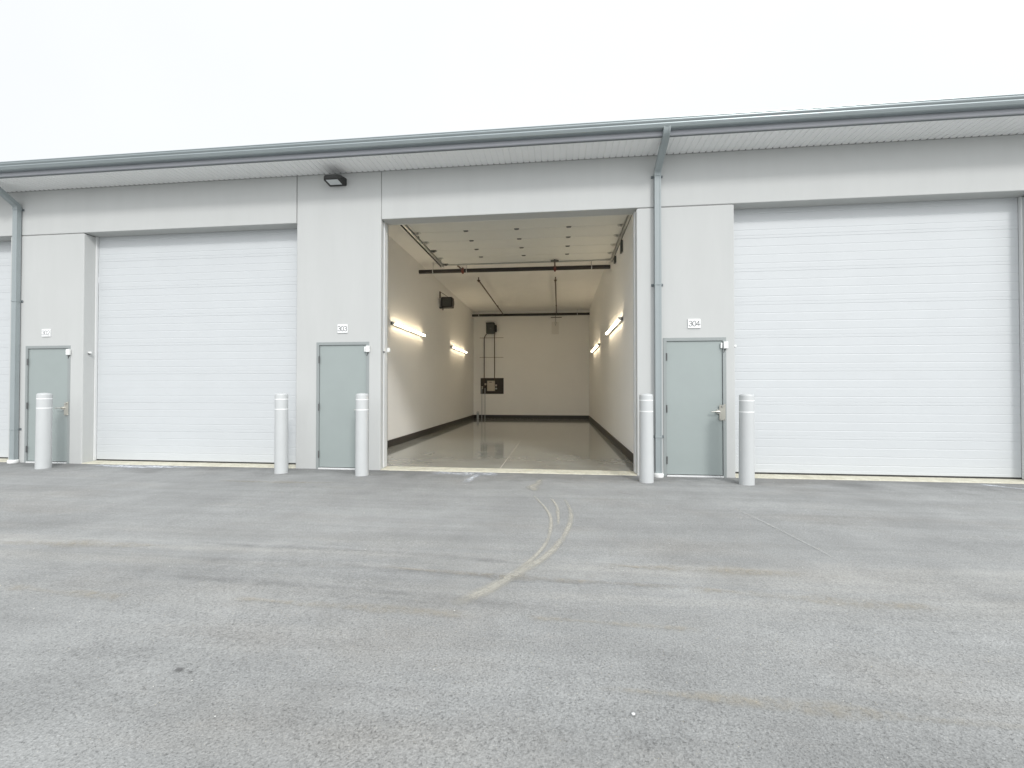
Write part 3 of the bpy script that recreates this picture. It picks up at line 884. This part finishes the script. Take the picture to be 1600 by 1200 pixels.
# ------------------------------------------------------------------ LED tubes
def led(x, y0, y1, z, side, lab):
    t = thing('tube_light', lab, 'light', (x, (y0 + y1) / 2, z), 'lit tube lights on the side walls')
    xi = x - side * 0.088
    MB().box(min(x, x - side * 0.045), max(x, x - side * 0.045), y0, y1, z - 0.036, z + 0.036, 0.003).build('housing', M['trim_white'], t)
    sec = []
    m = MB()
    m.cyl((xi + side * 0.012, y0 + 0.03, z), (xi + side * 0.012, y1 - 0.03, z), 0.020, n=18)
    m.build('diffuser', M['tube'], t)
    for yy in (y0, y1 - 0.03):
        MB().box(min(x, x - side * 0.104), max(x, x - side * 0.104), yy, yy + 0.03, z - 0.036, z + 0.036, 0.004).build('end_cap', M['whiteplastic'], t)
led(XL + 0.002, 2.74, 5.17, 3.005, -1, 'near lit tube light on the left interior wall, larger in view')
led(XL + 0.002, 8.46, 11.0, 2.995, -1, 'far lit tube light on the left interior wall near the back')
led(XR - 0.002, 2.36, 4.98, 2.955, 1, 'near lit tube light on the right interior wall, larger in view')
led(XR - 0.002, 7.60, 10.4, 2.93, 1, 'far lit tube light on the right interior wall near the back')

# ------------------------------------------------------------------ sprinkler pipes
def sprinkler(lab, p0, p1, r, couplings, hangers, branches, zc=ZC):
    t = thing('sprinkler_pipe', lab, 'pipe', p0, 'black sprinkler mains crossing under the ceiling')
    p0, p1 = Vector(p0), Vector(p1)
    at = lambda x: p0 + (p1 - p0) * ((x - p0.x) / (p1.x - p0.x))
    MB().cyl(p0, p1, r, n=20).build('main_pipe', M['blackpipe'], t)
    for x in (p0.x, p1.x - 0.02):
        pass
    for x in couplings:
        c = at(x); m = MB()
        m.cyl(c - Vector((0.035, 0, 0)), c + Vector((0.035, 0, 0)), r + 0.010, n=18)
        m.cyl(c - Vector((0, 0, r + 0.035)), c + Vector((0, 0, r + 0.035)), 0.022, n=8)
        m.box(c.x - 0.03, c.x + 0.03, c.y - r - 0.04, c.y + r + 0.02, c.z - 0.02, c.z + 0.03, 0.004)
        m.build('coupling', M['red'], t)
    for x in hangers:
        c = at(x); m = MB()
        m.cyl(c + Vector((0, 0, r)), (c.x, c.y, zc), 0.007, n=6)
        m.cyl(c - Vector((0.013, 0, 0)), c + Vector((0.013, 0, 0)), r + 0.006, n=18)
        m.build('hanger', M['galv'], t)
    for x, y1, z1, head in branches:
        c = at(x); m = MB()
        m.pipe([(c.x, c.y, c.z + 0.02), (c.x, c.y - 0.10, c.z + 0.01), (c.x, y1, z1)], 0.022)
        m.build('branch_pipe', M['rustpipe'], t)
        if head:
            m = MB()
            m.cyl((c.x, y1, z1 - 0.045), (c.x, y1, z1 + 0.10), 0.018, n=8)
            m.cyl((c.x, y1, z1 - 0.050), (c.x, y1, z1 - 0.045), 0.036, n=12)
            m.box(c.x - 0.05, c.x + 0.05, y1 - 0.014, y1 + 0.014, z1 - 0.015, z1 + 0.015, 0.003)
            m.build('sprinkler_head', M['rustpipe'], t)
            m = MB(); ym = (c.y + y1) / 2 + 1.2
            m.cyl((c.x, ym - 0.03, z1), (c.x, ym + 0.03, z1), 0.032, n=10)
            m.build('coupling', M['rustpipe'], t)
sprinkler('thicker black sprinkler main with red couplings just behind the raised door', (XL, 4.86, 4.822), (XR, 4.665, 4.748), 0.056,
          (-2.735, -0.10), (-3.62, 0.90, -2.62), ((-2.735, 4.20, 4.770, False), (-0.10, 4.02, 4.770, False)))
sprinkler('black sprinkler main running along the top of the back wall', (XL, 12.55, 4.868), (XR, 12.55, 4.848), 0.058,
          (), (-3.72, 0.85), ((-2.555, 6.30, 4.90, True), (-0.10, 6.55, 4.90, True)))
# upright bracket plate seen over the front main
m = MB()
m.box(-0.205, 0.005, 3.98, 4.04, 4.745, 4.775, 0.003)
m.cyl((-0.10, 4.01, 4.775), (-0.10, 4.01, 4.804), 0.012, n=8)
tag(m.build('pipe_bracket', M['steeldark']), 'flat dark bracket plate under the raised door, in front of the right red coupling', 'bracket')
# drop with alarm fitting on the back wall
t = thing('sprinkler_drop', 'short pale valve drop hanging below the back sprinkler main', 'pipe', (-0.15, 12.7, 4.8))
m = MB(); m.cyl((-0.14, 12.70, 4.82), (-0.14, 12.70, 4.35), 0.016, n=8); m.build('drop_pipe', M['galv'], t)
m = MB(); m.box(-0.19, -0.09, 12.66, 12.74, 4.42, 4.52, 0.01); m.box(-0.17, -0.11, 12.67, 12.73, 4.60, 4.66, 0.01); m.build('valve', M['steel'], t)
m = MB(); m.box(-0.36, 0.14, 12.60, 12.64, 4.70, 4.73); m.build('support_bar', M['steeldark'], t)
t = MB()
t.box(-0.325, 0.005, YB - 0.010, YB - 0.001, 3.97, 4.54, 0.003)
tag(t.build('access_panel', mat('panel_paint', (0.75, 0.73, 0.69), 0.6)), 'pale rectangular access panel high on the right of the back wall', 'panel')
m = MB(); m.lathe([(0.05, ZC - 0.001), (0.05, ZC - 0.02), (0.035, ZC - 0.035), (0.02, ZC - 0.036)], 20, (-1.25, 5.9))
tag(m.build('ceiling_detector', M['whiteplastic']), 'small round white detector in the middle of the interior ceiling', 'detector')

# ------------------------------------------------------------------ heater
hy = 7.0
t = thing('unit_heater', 'black unit heater hanging on brackets high on the left interior wall', 'heater', (-3.8, hy, 4.37))
m = MB()
m.box(-3.985, -3.60, hy - 0.03, hy + 0.28, 4.195, 4.545, 0.025, 2)
m.build('case', M['heater'], t)
m = MB(); m.box(-3.93, -3.64, hy - 0.046, hy - 0.031, 4.235, 4.505)
m.build('louvre', M['steeldark'], t)
m = MB()
for k in range(5):
    m.cyl((-3.598, hy + 0.12, 4.37), (-3.586 - 0.002 * k, hy + 0.12, 4.37), 0.13 - 0.025 * k, n=20)
m.build('fan_grille', M['heater'], t)
m = MB()
m.box(XL + 0.001, XL + 0.035, hy - 0.03, hy + 0.03, 4.515, 4.735, 0.003)
m.pipe([(XL + 0.03, hy, 4.725), (-3.88, hy + 0.06, 4.64), (-3.75, hy + 0.12, 4.545)], 0.008)
m.build('bracket', M['rustpipe'], t)
MB().cyl((-3.925, hy + 0.02, 4.10), (-3.925, hy + 0.02, 4.195), 0.018, n=8).build('conduit_stub', M['rustpipe'], t)
MB().box(XL + 0.001, -3.90, hy - 0.02, hy + 0.05, 4.160, 4.194, 0.004).build('drip_plate', M['steeldark'], t)

# ------------------------------------------------------------------ electrical gear on the back wall
t = thing('transformer', 'dark grey transformer box high on the left of the back wall', 'transformer', (-3.18, 12.6, 4.0))
m = MB(); m.box(-3.375, -3.005, 12.50, YB - 0.002, 4.02, 4.47, 0.01); m.build('case', M['steeldark'], t)
m = MB(); m.box(-3.385, -2.995, 12.49, YB - 0.003, 4.471, 4.52, 0.008); m.build('lid', M['heater'], t)
m = MB(); m.box(-3.004, -2.90, 12.60, 12.80, 4.10, 4.42, 0.012); m.build('side_box', M['heater'], t)
m = MB(); m.box(-3.20, -3.12, 12.492, 12.499, 4.22, 4.27, 0.002); m.build('rating_plate', M['dullsteel'], t)
t = thing('electrical_board', 'dark plywood board with a cream breaker panel on the back wall', 'electrical board', (-3.13, YB, 1.5))
MB().box(-3.69, -2.59, YB - 0.022, YB - 0.002, 1.178, 1.930, 0.003).build('backboard', M['board'], t)
p = MB().box(-3.36, -3.00, YB - 0.13, YB - 0.023, 1.315, 1.800, 0.006).build('breaker_panel', M['cream'], t)
MB().box(-3.26, -3.13, YB - 0.135, YB - 0.131, 1.72, 1.745).build('panel_latch', M['rubber'], p)
for (x, z, w, h) in ((-3.455, 1.635, 0.04, 0.045), (-2.945, 1.58, 0.04, 0.045), (-3.61, 1.51, 0.035, 0.03), (-3.61, 1.44, 0.035, 0.02)):
    MB().box(x - w, x + w, YB - 0.06, YB - 0.023, z - h, z + h, 0.004).build('junction_box', M['cream'], t)
o = MB().box(-2.985, -2.905, YB - 0.06, YB - 0.023, 1.40, 1.465, 0.004).build('junction_box', M['whiteplastic'], t)
MB().box(-2.965, -2.925, YB - 0.064, YB - 0.061, 1.415, 1.450).build('switch_face', M['rubber'], o)
m = MB(); m.pipe([(-3.515, YB - 0.04, 1.50), (-3.515, YB - 0.04, 3.82), (-3.47, YB - 0.06, 3.93), (-3.36, YB - 0.12, 4.06)], 0.019)
m.build('conduit', M['rustpipe'], t)
m = MB(); m.pipe([(-3.02, YB - 0.05, 1.80), (-3.02, YB - 0.05, 3.95), (-2.99, YB - 0.08, 4.12)], 0.019)
m.build('conduit', M['rustpipe'], t)
for x in (-3.625, -3.475):
    m = MB(); m.pipe([(x, YB - 0.05, 0.011), (x, YB - 0.05, 1.45)], 0.014); m.build('conduit', M['galv'], t)
for z in (3.84, 2.91):
    MB().box(-3.74, -2.60, YB - 0.022, YB - 0.002, z - 0.012, z + 0.012).build('strut_rail', mat('strut_paint', (0.40, 0.36, 0.31), 0.5), t)
t = thing('pipe_stub', 'short pale capped pipe stub standing in the back left corner', 'pipe', (-3.80, 12.6, 0))
m = MB(); m.cyl((-3.78, 12.60, 0.011), (-3.78, 12.60, 0.28), 0.055, n=16); m.build('stub_pipe', M['galv'], t)
m = MB(); m.cyl((-3.78, 12.60, 0.281), (-3.78, 12.60, 0.35), 0.062, n=16); m.cyl((-3.78, 12.60, 0.351), (-3.78, 12.60, 0.38), 0.02, n=8); m.build('cap', M['steel'], t)

# ------------------------------------------------------------------ loose grit and a pale pebble
m = MB()
def peb(m, x, y, s):
    z = gz(x, y)
    r = bmesh.ops.create_icosphere(m.bm, subdivisions=1, radius=s)
    for v in r['verts']:
        v.co = Vector((v.co.x * random.uniform(.8, 1.3) + x, v.co.y * random.uniform(.7, 1.1) + y, v.co.z * 0.5 + z + s * 0.2))
for i in range(260):
    x = random.uniform(-9, 8); y = -random.uniform(0.05, 5.6) ** 1.0
    peb(m, x, y, random.uniform(0.002, 0.0055))
tag(m.build('loose_grit', M['dryer']), kind='stuff')
m = MB(); peb(m, 0.319, -5.29, 0.010)
tag(m.build('pebble', M['trim_white']), 'small white pebble on the asphalt at the bottom of the view', 'pebble')
